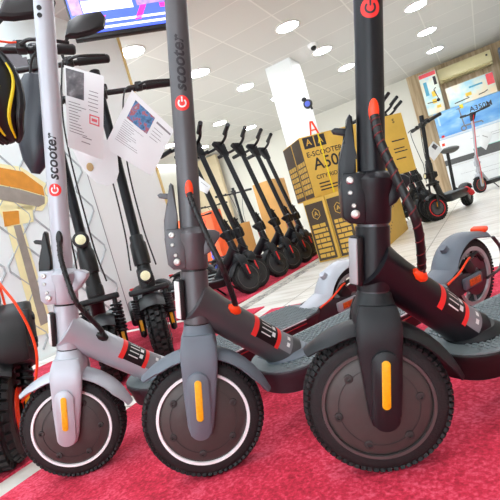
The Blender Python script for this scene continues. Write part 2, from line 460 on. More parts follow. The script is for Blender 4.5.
        ge = TP(S.get('ge', .27), D(56), 1.05)
        mb = MB(); mb.tube([ge-d*.012, ge-d*.004, ge+d*.006, ge+d*.014], [.004, .0095, .0095, .005], 14); mb.build('cable_grommet', S['grommet'], dt)
        pa = F @ Vector((-.002, SR+.003, gz-.010)); pts = [pa] + [F @ Vector(q) for q in S['cable']] + [ge+Vector((0, .008, .016)), ge+Vector((0, .001, .002))]
        pts = spline(pts, 10)
        mb = MB(); mb.tube(pts, S.get('cr', .0052), 12); cb = mb.build('brake_cable', BLACK, root)
        # braided sleeve
        mb = MB(); hp = []; a = None
        for i in range((len(pts)-1)*4):
            u = i/4; k = int(u); p = pts[k].lerp(pts[k+1], u-k); dd = (pts[k+1]-pts[k]).normalized()
            if a is None: a, _ = frame_of(dd)
            a = (a-dd*a.dot(dd)).normalized(); bq = dd.cross(a); t = i*.55
            hp.append(p+(a*math.cos(t)+bq*math.sin(t))*S.get('cr', .0052)*.92)
        mb.tube(hp, .0013, 6); o = mb.build('braid', S['braid'], cb)
    # foot plate, deck, mat
    mb = MB(); n = 40
    mb.rings([[(-.213+.045*k*math.cos(2*PI*i/n)*1.1, .040*k*math.sin(2*PI*i/n), z) for i in range(n)] for k, z in ((1.06, .134), (1.06, .1405), (1.0, .1425), (.86, .146), (.78, .150))])
    mb.build('foot_plate', S.get('foot', body), root)
    def outline(off, xe=-.70):
        w = .077-off; pts = []
        for i in range(17):
            t = -PI/2+PI*i/16; pts.append((-.205+w*math.cos(t), w*math.sin(t)))
        pts += [(-.62, w), (xe+off+.02, w*.86), (xe+off, w*.6), (xe+off, -w*.6), (xe+off+.02, -w*.86), (-.62, -w)]
        return pts
    mb = MB(); mb.rings([[(x, y, z) for x, y in outline(o)] for o, z in ((.022, .082), (.012, .088), (.004, .118), (0, .126), (0, .133), (.002, .135))])
    dk = mb.build('deck', S['deck'], root)
    mb = MB(); mb.rings([[(x, y, z) for x, y in outline(.003)] for z in (.1345, .1375)])
    if detail:
        for i in range(50):
            for j in range(-6, 7):
                x = -.225-.0092*i; y = j*.011+(.0055 if i % 2 else 0)
                if abs(y) < .068: mb.box((x, y, .1384), (.0046, .0068, .0024))
        for i in range(6):
            for j in range(-6, 7):
                x = -.215+.0092*i; y = j*.011+(.0055 if i % 2 else 0)
                if abs(y) < .068 and (x+.205)**2+y*y < .068**2: mb.box((x, y, .1384), (.0046, .0068, .0024))
    mb.build('grip_mat', GRIPM, root)
    if S['id'] < 3 and detail:
        mb = MB()
        for s in (-1, 1): mb.tube([(-.22, s*.0772, .123), (-.62, s*.0772, .123)], .0016, 6)
        o = mb.build('red_trim_line', mat('dark red trim', (168, 24, 36), .45), dk)
        mb = MB()
        for s in (-1, 1): mb.tube([(-.21, s*.0768, .1345), (-.62, s*.0768, .1345)], .0020, 6)
        mb.build('pale_edge_line', mat('pale edge strip', (214, 204, 208), .5), dk)
    # rear end
    mb = MB()
    for s in (-1, 1):
        mb.prism([(-.66, .088), (-.76, .088), (-.885, .094), (-.89, .108), (-.885, .122), (-.76, .142), (-.66, .132)], (0, s*.040-.006, 0), (1, 0, 0), (0, 0, 1), (0, 1, 0), .012, .003)
    mb.box((-.685, 0, .110), (.05, .085, .048), bev=.006)
    rf = mb.build('rear_fork', S.get('rearfork', S['deck']), root)
    for s in (-1, 1):
        if detail:
            mb = MB(); mb.box((-.81, s*.050, .113), (.085, .012, .032), bev=.006); bz = mb.build('reflector_housing', S['fender'], root)
            mb = MB(); mb.box((-.812, s*.0565, .113), (.052, .004, .018), bev=.0015); o = mb.build('reflector_lens', mat('dark amber reflector', (214, 92, 20), .3, 0, .3, 160, .4), bz)
    mb = MB(M=Matrix.Translation((-WB, 0, RW))); tyre(mb, blocks=66 if detail else 30)
    rw = mb.build('rear_wheel', RUBBER, root)
    mb = MB(M=Matrix.Translation((-WB, 0, RW)))
    for s in (-1, 1):
        mb.lathe([(.072, s*.018), (.072, s*.025), (.083, s*.025), (.083, s*.018)], 'y', 48, close=True)
    for k in range(10):
        t = 2*PI*k/10; mb.cyl((.02*math.cos(t), .01, .02*math.sin(t)), (.074*math.cos(t+.2), .012, .074*math.sin(t+.2)), .0035, n=8)
    mb.lathe([(.028, -.03), (.028, .024)], 'y', 24)
    mb.build('rim', mat('satin rim metal', (186, 186, 188), .5, .3, .05, 30) if S['id'] < 3 else STEELD, rw)
    mb = MB(M=Matrix.Translation((-WB, 0, RW))); mb.lathe([(.024, .0275), (.024, .030), (.052, .030), (.052, .0275)], 'y', 36, close=True)
    mb.build('brake_disc', STEELD, rw)
    if detail:
        mb = MB(); mb.box((-WB+.045, .035, RW+.036), (.034, .022, .045), Matrix.Rotation(.7, 4, 'Y'), .005); mb.tube([(-WB+.05, .04, RW+.062), (-WB+.01, .044, RW+.07), (-WB-.012, .045, RW+.045)], .006, 8); mb.build('brake_caliper', BLACK, root)
        mb = MB(); mb.tube(spline([(-.70, .05, .136), (-.75, .054, .152), (-.80, .050, .172), (-WB+.045, .046, RW+.066)], 6), .0028, 8); o = mb.build('rear_brake_cable', ORANGE, root); o['label'] = 'orange rear brake cable'
    mb = MB(M=Matrix.Translation((-WB, 0, RW))); rs = []
    path = [(Vector((math.sin(D(q)), 0, math.cos(D(q))))*.121, Vector((math.sin(D(q)), 0, math.cos(D(q)))), .040) for q in range(66, -13, -6)]
    path = [(Vector((.190, 0, .030)), Vector((.15, 0, .99)), .030), (Vector((.168, 0, .033)), Vector((.3, 0, .95)), .036), (Vector((.145, 0, .040)), Vector((.55, 0, .83)), .039)]+path
    e0, n0, _ = path[-1]; td = Vector((-n0.z, 0, n0.x))
    for k in range(1, 6): path.append((e0+td*.016*k, n0, .040-.002*k))
    for c0, er, w_ in path:
        ring = []
        for sg, off in ((1, .003), (-1, 0)):
            for j in range(9):
                q = (-1+j/4.0)*sg
                ring.append(c0+er*(off-.016*abs(q)**3)+Vector((0, q*w_*(1 if sg > 0 else .94), 0)))
        rs.append(ring)
    mb.rings(rs)
    rfd = mb.build('rear_fender', S['fender'], root)
    mb = MB(M=Matrix.Translation((-WB, 0, RW))); tp = e0+td*.072+n0*.008
    mb.box(tp, (.024, .046, .015), Matrix.Rotation(-D(-12), 4, 'Y'), .006); mb.build('tail_light', REDL if S['id'] > 2 else ORANGE, rfd)
    if detail:
        ang = D(40); c = (-WB+.124*math.sin(ang), 0, RW+.124*math.cos(ang))
        mb = MB(); ex = Vector((math.sin(ang), 0, math.cos(ang))); mb.cyl(Vector(c), Vector(c)+ex*.014, .012, .010, 18); mb.build('fender_hook', S['fender'], rfd)
        mb = MB()
        for s in (-1, 1): mb.tube(spline([(-WB-.098, s*.036, RW+.088), (-WB-.118, s*.044, RW+.045), (-WB-.095, s*.048, RW+.0), (-WB-.02, s*.048, RW-.01)], 6), .004, 8, flat=1.8)
        mb.build('fender_strut', STEELD, rfd)
    # kickstand
    if abs(lean) > .01:
        yy = .125; zz = -yy*math.tan(lean)+.006
        mb = MB(); mb.tube([(-.30, .045, .088), (-.285, .062, .075), (-.262, yy, zz)], [.008, .007, .006], 10); mb.build('kickstand', BLACK, root)
    if bars:
        mb = MB()
        mb.prism([(.021, .90), (.026, .99), (.018, 1.02), (-.06, 1.035), (-.066, 1.025), (-.021, .92)], (0, -.021, 0), (1, 0, 0), (0, 0, 1), (0, 1, 0), .042, .004)
        mb.build('display_head', S.get('head', BLACK), root, F)
        mb = MB(); mb.tube(spline([(-.05, -.215, 1.035), (-.01, -.10, 1.012), (0, 0, 1.005), (-.01, .10, 1.012), (-.05, .215, 1.035)], 6), .0115, 12)
        mb.build('handlebar', BLACKS, root, F)
        for s in (-1, 1):
            mb = MB(); mb.tube([(-.033, s*.14, 1.024), (-.052, s*.222, 1.0357), (-.0595, s*.252, 1.040)], [.0165, .0165, .016], 14); mb.build('grip', S.get('grip', BLACK), root, F)
            if not detail: continue
            mb = MB(); mb.tube(spline([(.0, s*.115, 1.015), (.03, s*.13, 1.01), (.02, s*.19, 1.012), (.0, s*.225, 1.01)], 5), .005, 8); mb.build('brake_lever', BLACK, root, F)
    if not detail:
        mb = MB(); mb.tube(spline([(.004, .035, .98), (.04, .05, .90), (.006, .026, .80), (.012, .021, .6), (.014, .022, .42), (.012, .044, .32), (.012, .056, .2), (.010, .058, .08)], 6), .005, 8); o = mb.build('brake_cable', REDL, root, F); o['label'] = 'red brake cable'
    return root

# ------------------------------------------------------------------ the three scooters in front
base = dict(badge=.552, screw=.854, gz=.406, reflector=AMBER, reflabel='amber reflector strip',
            cable=[(-.008, .032, .375), (-.026, .042, .325), (-.05, .048, .265)])
def S(**k): d = dict(base); d.update(k); return d
LIGHTG = 'kick scooters lined up along the red carpet'
s1 = S(id=1, fx=.004, body=SILVER, ring=WHITE, fender=SILVER, deck=DECKG, ink=PRINTD, mark=PRINTW, grommet=BLACK, braid=BLACK, lever=BLACK, spin=-.05, badge=.502, gz=.404, foot=GREY2,
       cable=[(-.006, .034, .36), (-.018, .042, .315), (-.034, .046, .268)])
s2 = S(id=2, fx=.004, body=GREY, ring=WHITE, fender=GREY2, fork=GREY2, deck=DECKG, ink=PRINTD, mark=PRINTW, grommet=ORANGE, braid=BLACK, spin=.59, lever=GREY, foot=GREY2)
s3 = S(id=3, fx=-.006, body=BLACKP, ring=RIMD, fender=BLACKF, fork=BLACKF, deck=DECKB, ink=PRINTD, mark=PRINTD, grommet=ORANGE, braid=mat('dark red braid', (96, 22, 26), .6), spin=.78, badge=.552, cr=.0062, foot=BLACKF, gz=.421)
kick_scooter('kick_scooter', 'silver electric kick scooter with white wheel ring, leftmost of the three in front', 'scooter', LIGHTG, (-.47736, .97968, 0), D(212.856), D(-26.3), D(-7.768), s1)
kick_scooter('kick_scooter', 'dark grey electric kick scooter with white wheel ring, standing between silver and black ones', 'scooter', LIGHTG, (-.17063, .81933, 0), D(212.2), D(-28.4), D(-6.70), s2)
kick_scooter('kick_scooter', 'matt black electric kick scooter with plain dark front wheel, nearest on the red carpet', 'scooter', LIGHTG, (.11326, .68475, 0), D(202.07), D(-30.7), D(-8.788), s3)

# ------------------------------------------------------------------ setting
def room_box(name, t2a, t2b, t1a, t1b, z0, z1, material, kind='structure', bev=0):
    mb = MB(); mb.box((0, 0, 0), (t2b-t2a, t1b-t1a, z1-z0), bev=bev)
    o = mb.build(name, material); o.location = rm((t2a+t2b)/2, (t1a+t1b)/2, (z0+z1)/2); o.rotation_euler = (0, 0, -TH)
    if kind: o['kind'] = kind
    return o
FZ = -.006
room_box('floor', -6.5, 4.5, -3.3, 10, FZ-.1, FZ, FLOORM)
room_box('ceiling', -6.3, 4.5, 2.1, 10.5, 2.4, 2.5, CEILM)
room_box('ceiling', -1.5, 4.5, -3.3, 2.1, 2.4, 2.5, CEILM)  # stops short of the left wall; added gap lets sky light brighten it
WEND = 3.37
room_box('wall_left', -2.67, -2.55, -3.3, WEND, FZ, 2.4, WHITEW)
room_box('wall_left_upper', -2.67, -2.55, -2.5, 2.1, 2.4, 3.4, WHITEW)  # added extension above the ceiling gap, lit by the sky
room_box('wall_far', -6.5, 4.5, 9.8, 9.92, FZ, 2.4, FARW)
room_box('wall_right', 4.5, 4.62, -3.3, 9.92, FZ, 2.4, FARW)
room_box('wall_back', -2.67, -.9, -3.42, -3.3, FZ, 2.4, FARW)
room_box('wall_back', 2.2, 4.62, -3.42, -3.3, FZ, 2.4, FARW)
room_box('wall_back', -.9, 2.2, -3.42, -3.3, 2.25, 2.4, FARW)
room_box('wall_left_far', -6.6, -6.5, WEND, 9.92, FZ, 2.4, FARW)
room_box('trim_1', -1.36, -1.28, 1.96, 9.7, FZ, FZ+.0012, MOSAIC)
room_box('trim_2', -.93, 4.4, 9.765, 9.8, FZ, 2.4, WOOD)
room_box('trim_3', -2.56, -2.54, WEND-.02, WEND+.006, FZ, 2.4, mat('yellow wood edging', (214, 184, 120), .6))
tag(room_box('carpet', -1.05, 1.5, -.7, 1.95, FZ, 0, CARPET, None), 'large red carpet under the three front scooters', 'carpet')
tag(room_box('carpet', -2.35, -1.14, -.7, 2.05, FZ, 0, CARPET, None), 'red carpet along the white wall under the off-road scooters', 'carpet')
tag(room_box('carpet', -2.5, -1.43, 2.15, 4.6, FZ, 0, CARPET, None), 'narrow red carpet strip under the row of black scooters', 'carpet')
room_box('pillar', -2.19, -1.83, 5.78, 6.16, FZ, 2.4, WHITEW)
xa, xb = loc_room(at_t1(190, 200, 9.45)).x, loc_room(at_t1(228, 200, 9.45)).x
cu = room_box('curtain', xa, xb, 9.45, 9.55, .05, 2.36, mat('beige curtain cloth', (214, 196, 164), .85, 0, .08, 3), None)
tag(cu, 'beige curtain hanging at the far end behind the row of scooters', 'curtain')

# ceiling lamps on the tile grid
LP = [(-.27, 6.08), (-.27, 7.28), (-.27, 8.48), (-1.47, 3.68), (-1.47, 4.88), (-1.47, 6.08), (-1.47, 7.28), (-2.67, 3.68), (-2.67, 4.88), (-2.67, 6.08), (-2.67, 7.28),
      (-3.87, 7.28), (-3.87, 8.48), (-5.07, 7.28), (-5.07, 8.48), (.93, 6.08), (.93, 7.28), (-.27, 4.88), (.93, 3.68), (.93, 1.28), (-.27, 2.48), (-.27, .08), (-1.3, 1.28), (.93, -1.1), (-.27, -1.1)]
WHERE = {(-.27, 6.08): 'round ceiling lamp nearest of the right hand row above the wall boxes', (-.27, 7.28): 'round ceiling lamp in the middle of the right hand row', (-.27, 8.48): 'round ceiling lamp closest to the air conditioner',
         (-1.47, 4.88): 'round ceiling lamp upper left of the security camera', (-1.47, 6.08): 'round ceiling lamp right beside the dome security camera', (-1.47, 7.28): 'round ceiling lamp just left of the black scooter stem',
         (-1.47, 3.68): 'round ceiling lamp at the top edge beside the dark grey stem', (-2.67, 3.68): 'round ceiling lamp glowing just under the television', (-2.67, 4.88): 'round ceiling lamp right beside the dark grey scooter stem',
         (-2.67, 6.08): 'round ceiling lamp left of the white pillar top', (-2.67, 7.28): 'round ceiling lamp partly hidden by the white pillar', (-3.87, 7.28): 'small far ceiling lamp left of the pillar, above the row grips',
         (-3.87, 8.48): 'small far ceiling lamp close beside the pillar shaft', (-5.07, 7.28): 'small far ceiling lamp left of the grey stem', (-5.07, 8.48): 'farthest ceiling lamp, low between the grey stem and grips'}
for i, (a, b) in enumerate(LP):
    r = empty('ceiling_lamp', rm(a, b, 2.4))
    tag(r, WHERE.get((a, b), 'round flush ceiling lamp over the front of the shop, out of view'), 'ceiling lamp', 'round lamps in the tiled ceiling')
    mb = MB(); mb.lathe([(.135, 0), (.135, -.010), (.120, -.014), (.118, -.004), (.118, 0)], 'z', 32, close=True); mb.build('lamp_ring', PRINTW, r)
    mb = MB(); mb.lathe([(.001, -.009), (.118, -.009), (.118, -.002), (.001, -.002)], 'z', 32); mb.build('diffuser', LAMP, r)

# security camera on ceiling
p = at_z(312, 44, 2.4)+Vector((0, 0, .003))
r = empty('security_camera', p); tag(r, 'small white dome security camera on the ceiling near the pillar', 'security camera')
mb = MB(); mb.lathe([(.06, 0), (.06, -.03), (.05, -.05), (.03, -.06)], 'z', 24); mb.build('housing', WHITE, r)
mb = MB(); mb.ball((0, -.02, -.058), .036); mb.build('lens_dome', BLACK, r)

# ------------------------------------------------------------------ cartons
def carton(name, label, t2, t1, z, w, d, h, body, group=None, ang=0):
    r = empty(name, rm(t2+w/2, t1+d/2, z), (0, 0, -TH+ang)); tag(r, label, 'box', group)
    mb = MB(); mb.box((0, 0, h/2), (w, d, h), bev=.006); mb.build('carton_body', body, r)
    r['w'], r['d'], r['h'] = w, d, h
    return r
def carton_at(name, label, P, rz, w, d, h, body, group=None):
    c_ = Vector(P)+Matrix.Rotation(rz, 3, 'Z') @ Vector((w/2, d/2, 0))
    r = empty(name, c_, (0, 0, rz)); tag(r, label, 'box', group)
    mb = MB(); mb.box((0, 0, h/2), (w, d, h), bev=.006); mb.build('carton_body', body, r)
    r['w'], r['d'], r['h'] = w, d, h
    return r
def panel(r, x0, x1, z0, z1, material, name='printed_panel', side='front', e=.0012):
    w, d = r['w'], r['d']; mb = MB()
    if side == 'front': mb.box(((x0+x1)/2, -d/2-e/2, (z0+z1)/2), (abs(x1-x0), e, abs(z1-z0)))
    if side == 'left': mb.box((-w/2-e/2, (x0+x1)/2, (z0+z1)/2), (e, abs(x1-x0), abs(z1-z0)))
    if side == 'right': mb.box((w/2+e/2, (x0+x1)/2, (z0+z1)/2), (e, abs(x1-x0), abs(z1-z0)))
    return mb.build(name, material, r)
def panels(r, rects, material, name='printed_panel', side='front', e=.0012):
    w, d = r['w'], r['d']; mb = MB()
    for x0, x1, z0, z1 in rects:
        c, s = (((x0+x1)/2, -d/2-e/2, (z0+z1)/2), (abs(x1-x0), e, abs(z1-z0))) if side == 'front' else ((-w/2-e/2, (x0+x1)/2, (z0+z1)/2), (e, abs(x1-x0), abs(z1-z0))) if side == 'left' else ((w/2+e/2, (x0+x1)/2, (z0+z1)/2), (e, abs(x1-x0), abs(z1-z0)))
        mb.box(c, s)
    return mb.build(name, material, r)
def lettering(r, items, material, side='front', e=.002):
    w, d = r['w'], r['d']; mb = MB()
    for body, size, x, z, al in items:
        fn = (lambda x, z: lambda u, v: (x+u, -d/2-e, z+v))(x, z) if side == 'front' else (lambda x, z: lambda u, v: (w/2+e, x+u, z+v))(x, z)
        mb.text(body, size, fn, al, size*.012)
    return mb.build('printed_lettering', material, r)
# lower stack: three carton ends side by side
names = ['dark printed end of golden carton, leftmost in the lower stack', 'dark printed end of golden carton, middle of the lower stack', 'golden carton at right of the lower stack, plain side showing']
for k in range(3):
    r = carton('scooter_carton', names[k], -1.29+.185*k, 3.39, FZ, .181, 1.02, .502, CARTON, 'golden scooter cartons in the stack')
    w, d, h = .181, 1.02, .482
    panels(r, [(-w/2+.008, w/2-.022, .012, h-.012)], CARTOND)
    # emblem
    mb = MB()
    ring = [(-.028, .40), (-.0, .425), (.028, .40), (.028, .36), (0, .338), (-.028, .36)]
    pts = [(x-.007, -d/2-.003, z) for x, z in ring]; mb.tube(pts+[pts[0]], .003, 6)
    mb.text('A', .05, lambda u, v: (u-.007, -d/2-.003, .381+v), 'CENTER', .0005)
    mb.build('printed_emblem', CARTON, r)
    rects = []
    for rr in range(7):
        z = .30-.04*rr; x = -.066
        while x < .045:
            ww = random.choice((.03, .045, .06, .1)); x2 = min(x+ww, .052)
            rects.append((x, x2, z-.028, z)); x = x2+.006
    panels(r, rects, CARTON, 'printed_label', e=.002)
    if k == 2:
        lettering(r, [('A500M', .16, -.36, .30, 'LEFT')], PRINTD, 'right')
        panels(r, [(-.3+.05*j, -.28+.05*j, .08+.02*j, .09+.02*j) for j in range(4)], PRINTD, 'printed_marks', 'right')
# upper carton: long face towards the shop
r = carton_at('scooter_carton', 'large golden carton with A500M lettering lying across the stack', (.608, 3.563, .498), D(12.5), .93, .2, .485, CARTON, 'golden scooter cartons in the stack')
w, d, h = .93, .2, .485
panels(r, [(-.44, -.35, .385, .475), (-.34, -.25, .385, .475)], PRINTD)
lettering(r, [('A', .07, -.395, .43, 'CENTER'), ('A', .07, -.295, .43, 'CENTER')], CARTON)
lettering(r, [('E-SCOOTER', .058, -.44, .335, 'LEFT'), ('A500M', .132, -.405, .250, 'LEFT'), ('CITY RIDER', .046, -.41, .150, 'LEFT')], PRINTD)
panels(r, [(-.40, -.31, .093, .104), (-.40, -.20, .066, .077), (-.40, -.25, .040, .051)], PRINTD, 'printed_lines')
lettering(r, [('S', .05, .37, .43, 'CENTER')], PRINTD)
panels(r, [(.31, .43, .265, .275), (.31, .41, .20, .209), (.31, .43, .172, .181), (.31, .40, .115, .124)], PRINTD, 'printed_lines')
panels(r, [(-.305, -.295, .0, .485)], YELLOW, 'packing_strap', e=.003)
panels(r, [(-.094, .094, .008, .477)], CARTOND, 'dark_end_print', 'left')
rects = []
for rr in range(6):
    x = -.085
    while x < .075:
        ww = random.choice((.025, .04, .055)); x2 = min(x+ww, .085); rects.append((x, x2, .30-.045*rr-.034, .30-.045*rr)); x = x2+.008
panels(r, rects, CARTON, 'printed_label', 'left', .002)
r = carton_at('scooter_carton', 'second golden carton lying directly behind the big lettered carton', (.563, 3.765, .498), D(12.5), .93, .22, .485, CARTON, 'golden scooter cartons in the stack')
panels(r, [(-.104, .104, .008, .477)], CARTOND, 'dark_end_print', 'left')
rects = []
for rr in range(6):
    x = -.085
    while x < .075:
        ww = random.choice((.025, .04, .055)); x2 = min(x+ww, .085); rects.append((x, x2, .30-.045*rr-.034, .30-.045*rr)); x = x2+.008
panels(r, rects, CARTON, 'printed_label', 'left', .002)
# orange handle on the carton
r = empty('orange_hook', (.765, 3.705, .985), (0, 0, D(12.5))); tag(r, 'orange A shaped plastic hook standing on the lettered carton', 'hook')
mb = MB(); mb.tube([(-.035, 0, .006), (-.005, 0, .12), (.008, 0, .12), (.04, 0, .006)], .008, 8); mb.tube([(-.02, 0, .05), (.026, 0, .05)], .006, 8); mb.build('hook_frame', ORANGE, r)
# plain cartons behind the row
carton('plain_carton', 'plain brown carton standing upright behind the row of black scooters', -2.62, 5.3, FZ, .30, .4, .95, CARTONB)
carton('plain_carton', 'small plain brown carton low behind the handlebars of the row', -3.0, 5.0, FZ, .2, .3, .52, CARTONB)
r = carton('orange_carton', 'orange display carton behind the nearest row scooters', -3.5, 4.55, FZ, .62, .25, .76, mat('orange carton', (232, 92, 40), .6, 0, .12, 9))

# stack in front of the far wall
T = 9.3
def wide(name, label, x0, x1, z0, z1, body, d=.22): return carton(name, label, x0, T, z0, x1-x0, d, z1-z0, body, 'scooter cartons stacked at the far wall')
r = wide('scooter_carton', 'long white carton on the floor at the bottom of the far stack', -.62, .60, FZ, .475, PAPER); r1_ = r
panels(r, [(-.4, .6, .30, .303), (-.2, .55, .22, .223)], PRINTG, 'printed_line')
r = wide('scooter_carton', 'white carton with dark grey band under the blue carton', -.62, .60, .478, .995, PAPER)
panels(r, [(-.1, .6, .03, .19)], mat('dark band print', (92, 92, 92), .5)); panels(r, [(-.1, .6, .19, .20)], mat('mint line print', (150, 222, 206), .5), 'printed_line'); panels(r, [(-.58, -.53, .40, .45)], ORANGE, 'printed_logo')
panels(r, [(-.61, -.1, .03, .13)], mat('dark band print', (92, 92, 92), .5)); panels(r, [(-.1, .5, .38, .385), (.1, .45, .34, .345)], PRINTG, 'printed_line')
r = wide('scooter_carton', 'bright blue carton lettered A350M in the far stack', -.60, .62, 1.0, 1.495, BLUEBOX)
lettering(r, [('A350M', .125, -.02, .355, 'LEFT')], PRINTD)
mb = MB(); mb.tube([(-.18, -.113, .44), (-.16, -.113, .12)], .010, 6); mb.tube([(-.16, -.113, .12), (.12, -.113, .11), (.14, -.113, .08)], .014, 6)
mb.lathe([(.05, -.113), (.05, -.110), (.03, -.110), (.03, -.113)], 'y', 20, close=True, c=(-.18, 0, .08)); mb.tube([(-.22, -.113, .44), (-.14, -.113, .45)], .008, 6)
mb.build('printed_scooter', PRINTG, r)
panels(r, [(-.56, -.53, .25, .45)], mat('pale print', (190, 220, 246), .5), 'printed_stripe'); panels(r, [(-.57, -.52, .02, .07)], REDP, 'printed_logo')
panels(r, [(-.16, -.10, .43, .5)], YELLOW, 'printed_tag'); panels(r, [(-.61, .61, 0, .035)], mat('snow print', (214, 228, 240), .5), 'printed_base')
r = carton('scooter_carton', 'pastel carton standing upright left of the air conditioner', -.68, T, 1.50, .30, .22, .76, PASTEL, 'scooter cartons stacked at the far wall')
panels(r, [(-.145, .145, .68, .75)], mat('pink red print', (236, 84, 92), .5)); mb = MB(); mb.tube([(-.11, -.113, .22), (.10, -.113, .20), (.05, -.113, .42), (.09, -.113, .45)], .009, 6); mb.ball((.08, -.112, .22), .03, (1, .1, 1)); mb.build('printed_scooter', PRINTD, r)
panels(r, [(0, .07, .30, .40), (-.02, .05, .18, .26), (.03, .1, .08, .13)], mat('yellow flower print', (246, 206, 70), .5), 'printed_flower'); panels(r, [(.08, .13, .5, .65)], PRINTD, 'printed_line'); panels(r, [(-.1, -.04, .35, .6)], mat('teal print', (80, 160, 190), .5), 'printed_title')
r = carton('scooter_carton', 'pastel carton lying flat on the blue carton below the air conditioner', -.30, T, 1.50, .78, .22, .36, PASTEL, 'scooter cartons stacked at the far wall')
panels(r, [(.27, .385, .16, .35)], mat('pink red print', (236, 84, 92), .5)); panels(r, [(-.1, .0, .10, .16)], mat('yellow flower print', (246, 206, 70), .5), 'printed_flower')
mb = MB(); mb.tube([(-.3, -.113, .05), (-.05, -.113, .07), (-.08, -.113, .1)], .008, 6); mb.tube([(.1, -.113, .06), (.2, -.113, .07), (.25, -.113, .09)], .008, 6); mb.build('printed_scooter', PRINTD, r)
panels(r, [(-.02, .2, .22, .25)], mat('teal print', (80, 160, 190), .5), 'printed_title')
r = carton('grey_box', 'dark grey blue box high at the right end of the far stack', .64, T, 1.45, .4, .25, .75, mat('slate box', (104, 114, 132), .6))
carton('white_shelf_unit', 'white shelf unit carrying the dark grey blue box', .64, T-.02, FZ, .5, .3, 1.45, PAPER)
# air conditioner
r = empty('air_conditioner', rm(.085, 9.66, 2.035), (0, 0, -TH)); tag(r, 'cream wall mounted air conditioner above the pastel carton', 'air conditioner')
ACM = mat('cream plastic', (240, 228, 180), .35, 0, .02, 10)
mb = MB(); mb.prism([(.10, 0), (-.06, 0), (-.11, .05), (-.115, .21), (-.09, .245), (.10, .245)], (-.45, 0, 0), (0, 1, 0), (0, 0, 1), (1, 0, 0), .90, .006); mb.build('casing', ACM, r)
mb = MB(); mb.box((0, -.088, .022), (.8, .05, .008), Matrix.Rotation(.8, 4, 'X')); mb.build('air_flap', mat('tan plastic', (206, 190, 140), .4), r)
mb = MB(); mb.box((.38, -.118, .17), (.03, .006, .03), bev=.003); mb.build('display', BLACK, r)

# clip fan on pillar
p = at_t1(308, 104, 5.72)
r = empty('clip_fan', p, (0, 0, -TH)); r.scale = (.72, .72, .72); tag(r, 'small black and blue clip fan fixed to the white pillar', 'fan')
mb = MB(); mb.lathe([(.075, -.03), (.085, 0), (.075, .02)], 'y', 24); mb.build('fan_cage', BLACK, r)
mb = MB(); mb.lathe([(.001, -.045), (.05, -.04), (.05, -.03)], 'y', 20); mb.build('fan_hub', BLUE, r)
mb = MB(); mb.tube([(0, .02, 0), (.02, .05, -.02), (.03, .062, -.1)], .02, 8); mb.ball((-.05, 0, .1), .04, (1.2, .6, 1)); mb.build('clip_arm', BLACK, r)

# ------------------------------------------------------------------ row of black scooters behind
s4 = S(id=4, body=BLACKP, ring=RIMD, fender=BLACKF, fork=BLACKF, deck=DECKB, ink=PRINTD, grommet=BLACK, braid=BLACK, reflector=REDL, reflabel='red fork reflector', head=BLACKS, grip=BLACKS)
s4['hub'] = mat('black hub cover', (40, 40, 42), .5, .2, .05, 60)
rowlab = ['black kick scooter at the near end of the row on the red strip', 'second black kick scooter of the row counted from the dark grey stem', 'third black kick scooter of the row counted from the dark grey stem', 'fourth black kick scooter of the row counted from the dark grey stem', 'fifth black kick scooter of the row, close by the golden cartons', 'last black kick scooter of the row, partly hidden behind the golden cartons']
rowpos = [(2.575, -1.50), (2.74, -1.52), (3.06, -1.50), (3.34, -1.50), (3.62, -1.50), (3.95, -1.56)]
psiA = -TH
proto = kick_scooter('kick_scooter', rowlab[0], 'scooter', 'black kick scooters in the row behind', rm(rowpos[0][1], rowpos[0][0], 0), psiA+.05, D(62), D(-2), s4, False)
for k in range(1, 6):
    c = copy_tree(proto); c['label'] = rowlab[k]; c.location = rm(rowpos[k][1], rowpos[k][0], 0); c.rotation_euler = (D(-2), 0, psiA+random.uniform(-.06, .06))
blab = ['black kick scooter behind the carton stack, nearest to the black stem', 'black kick scooter behind the carton stack, middle of the three grips', 'black kick scooter behind the carton stack, farthest of the three grips']
for k, (t1, t2) in enumerate(((4.66, -.60), (5.0, -.58), (5.34, -.60))):
    c = copy_tree(proto); c['label'] = blab[k]; c['group'] = 'black kick scooters behind the carton stack'; c.location = rm(t2, t1, FZ); c.scale = (1.08, 1.08, 1.08); c.rotation_euler = (D(-2), 0, psiA+random.uniform(-.05, .05))

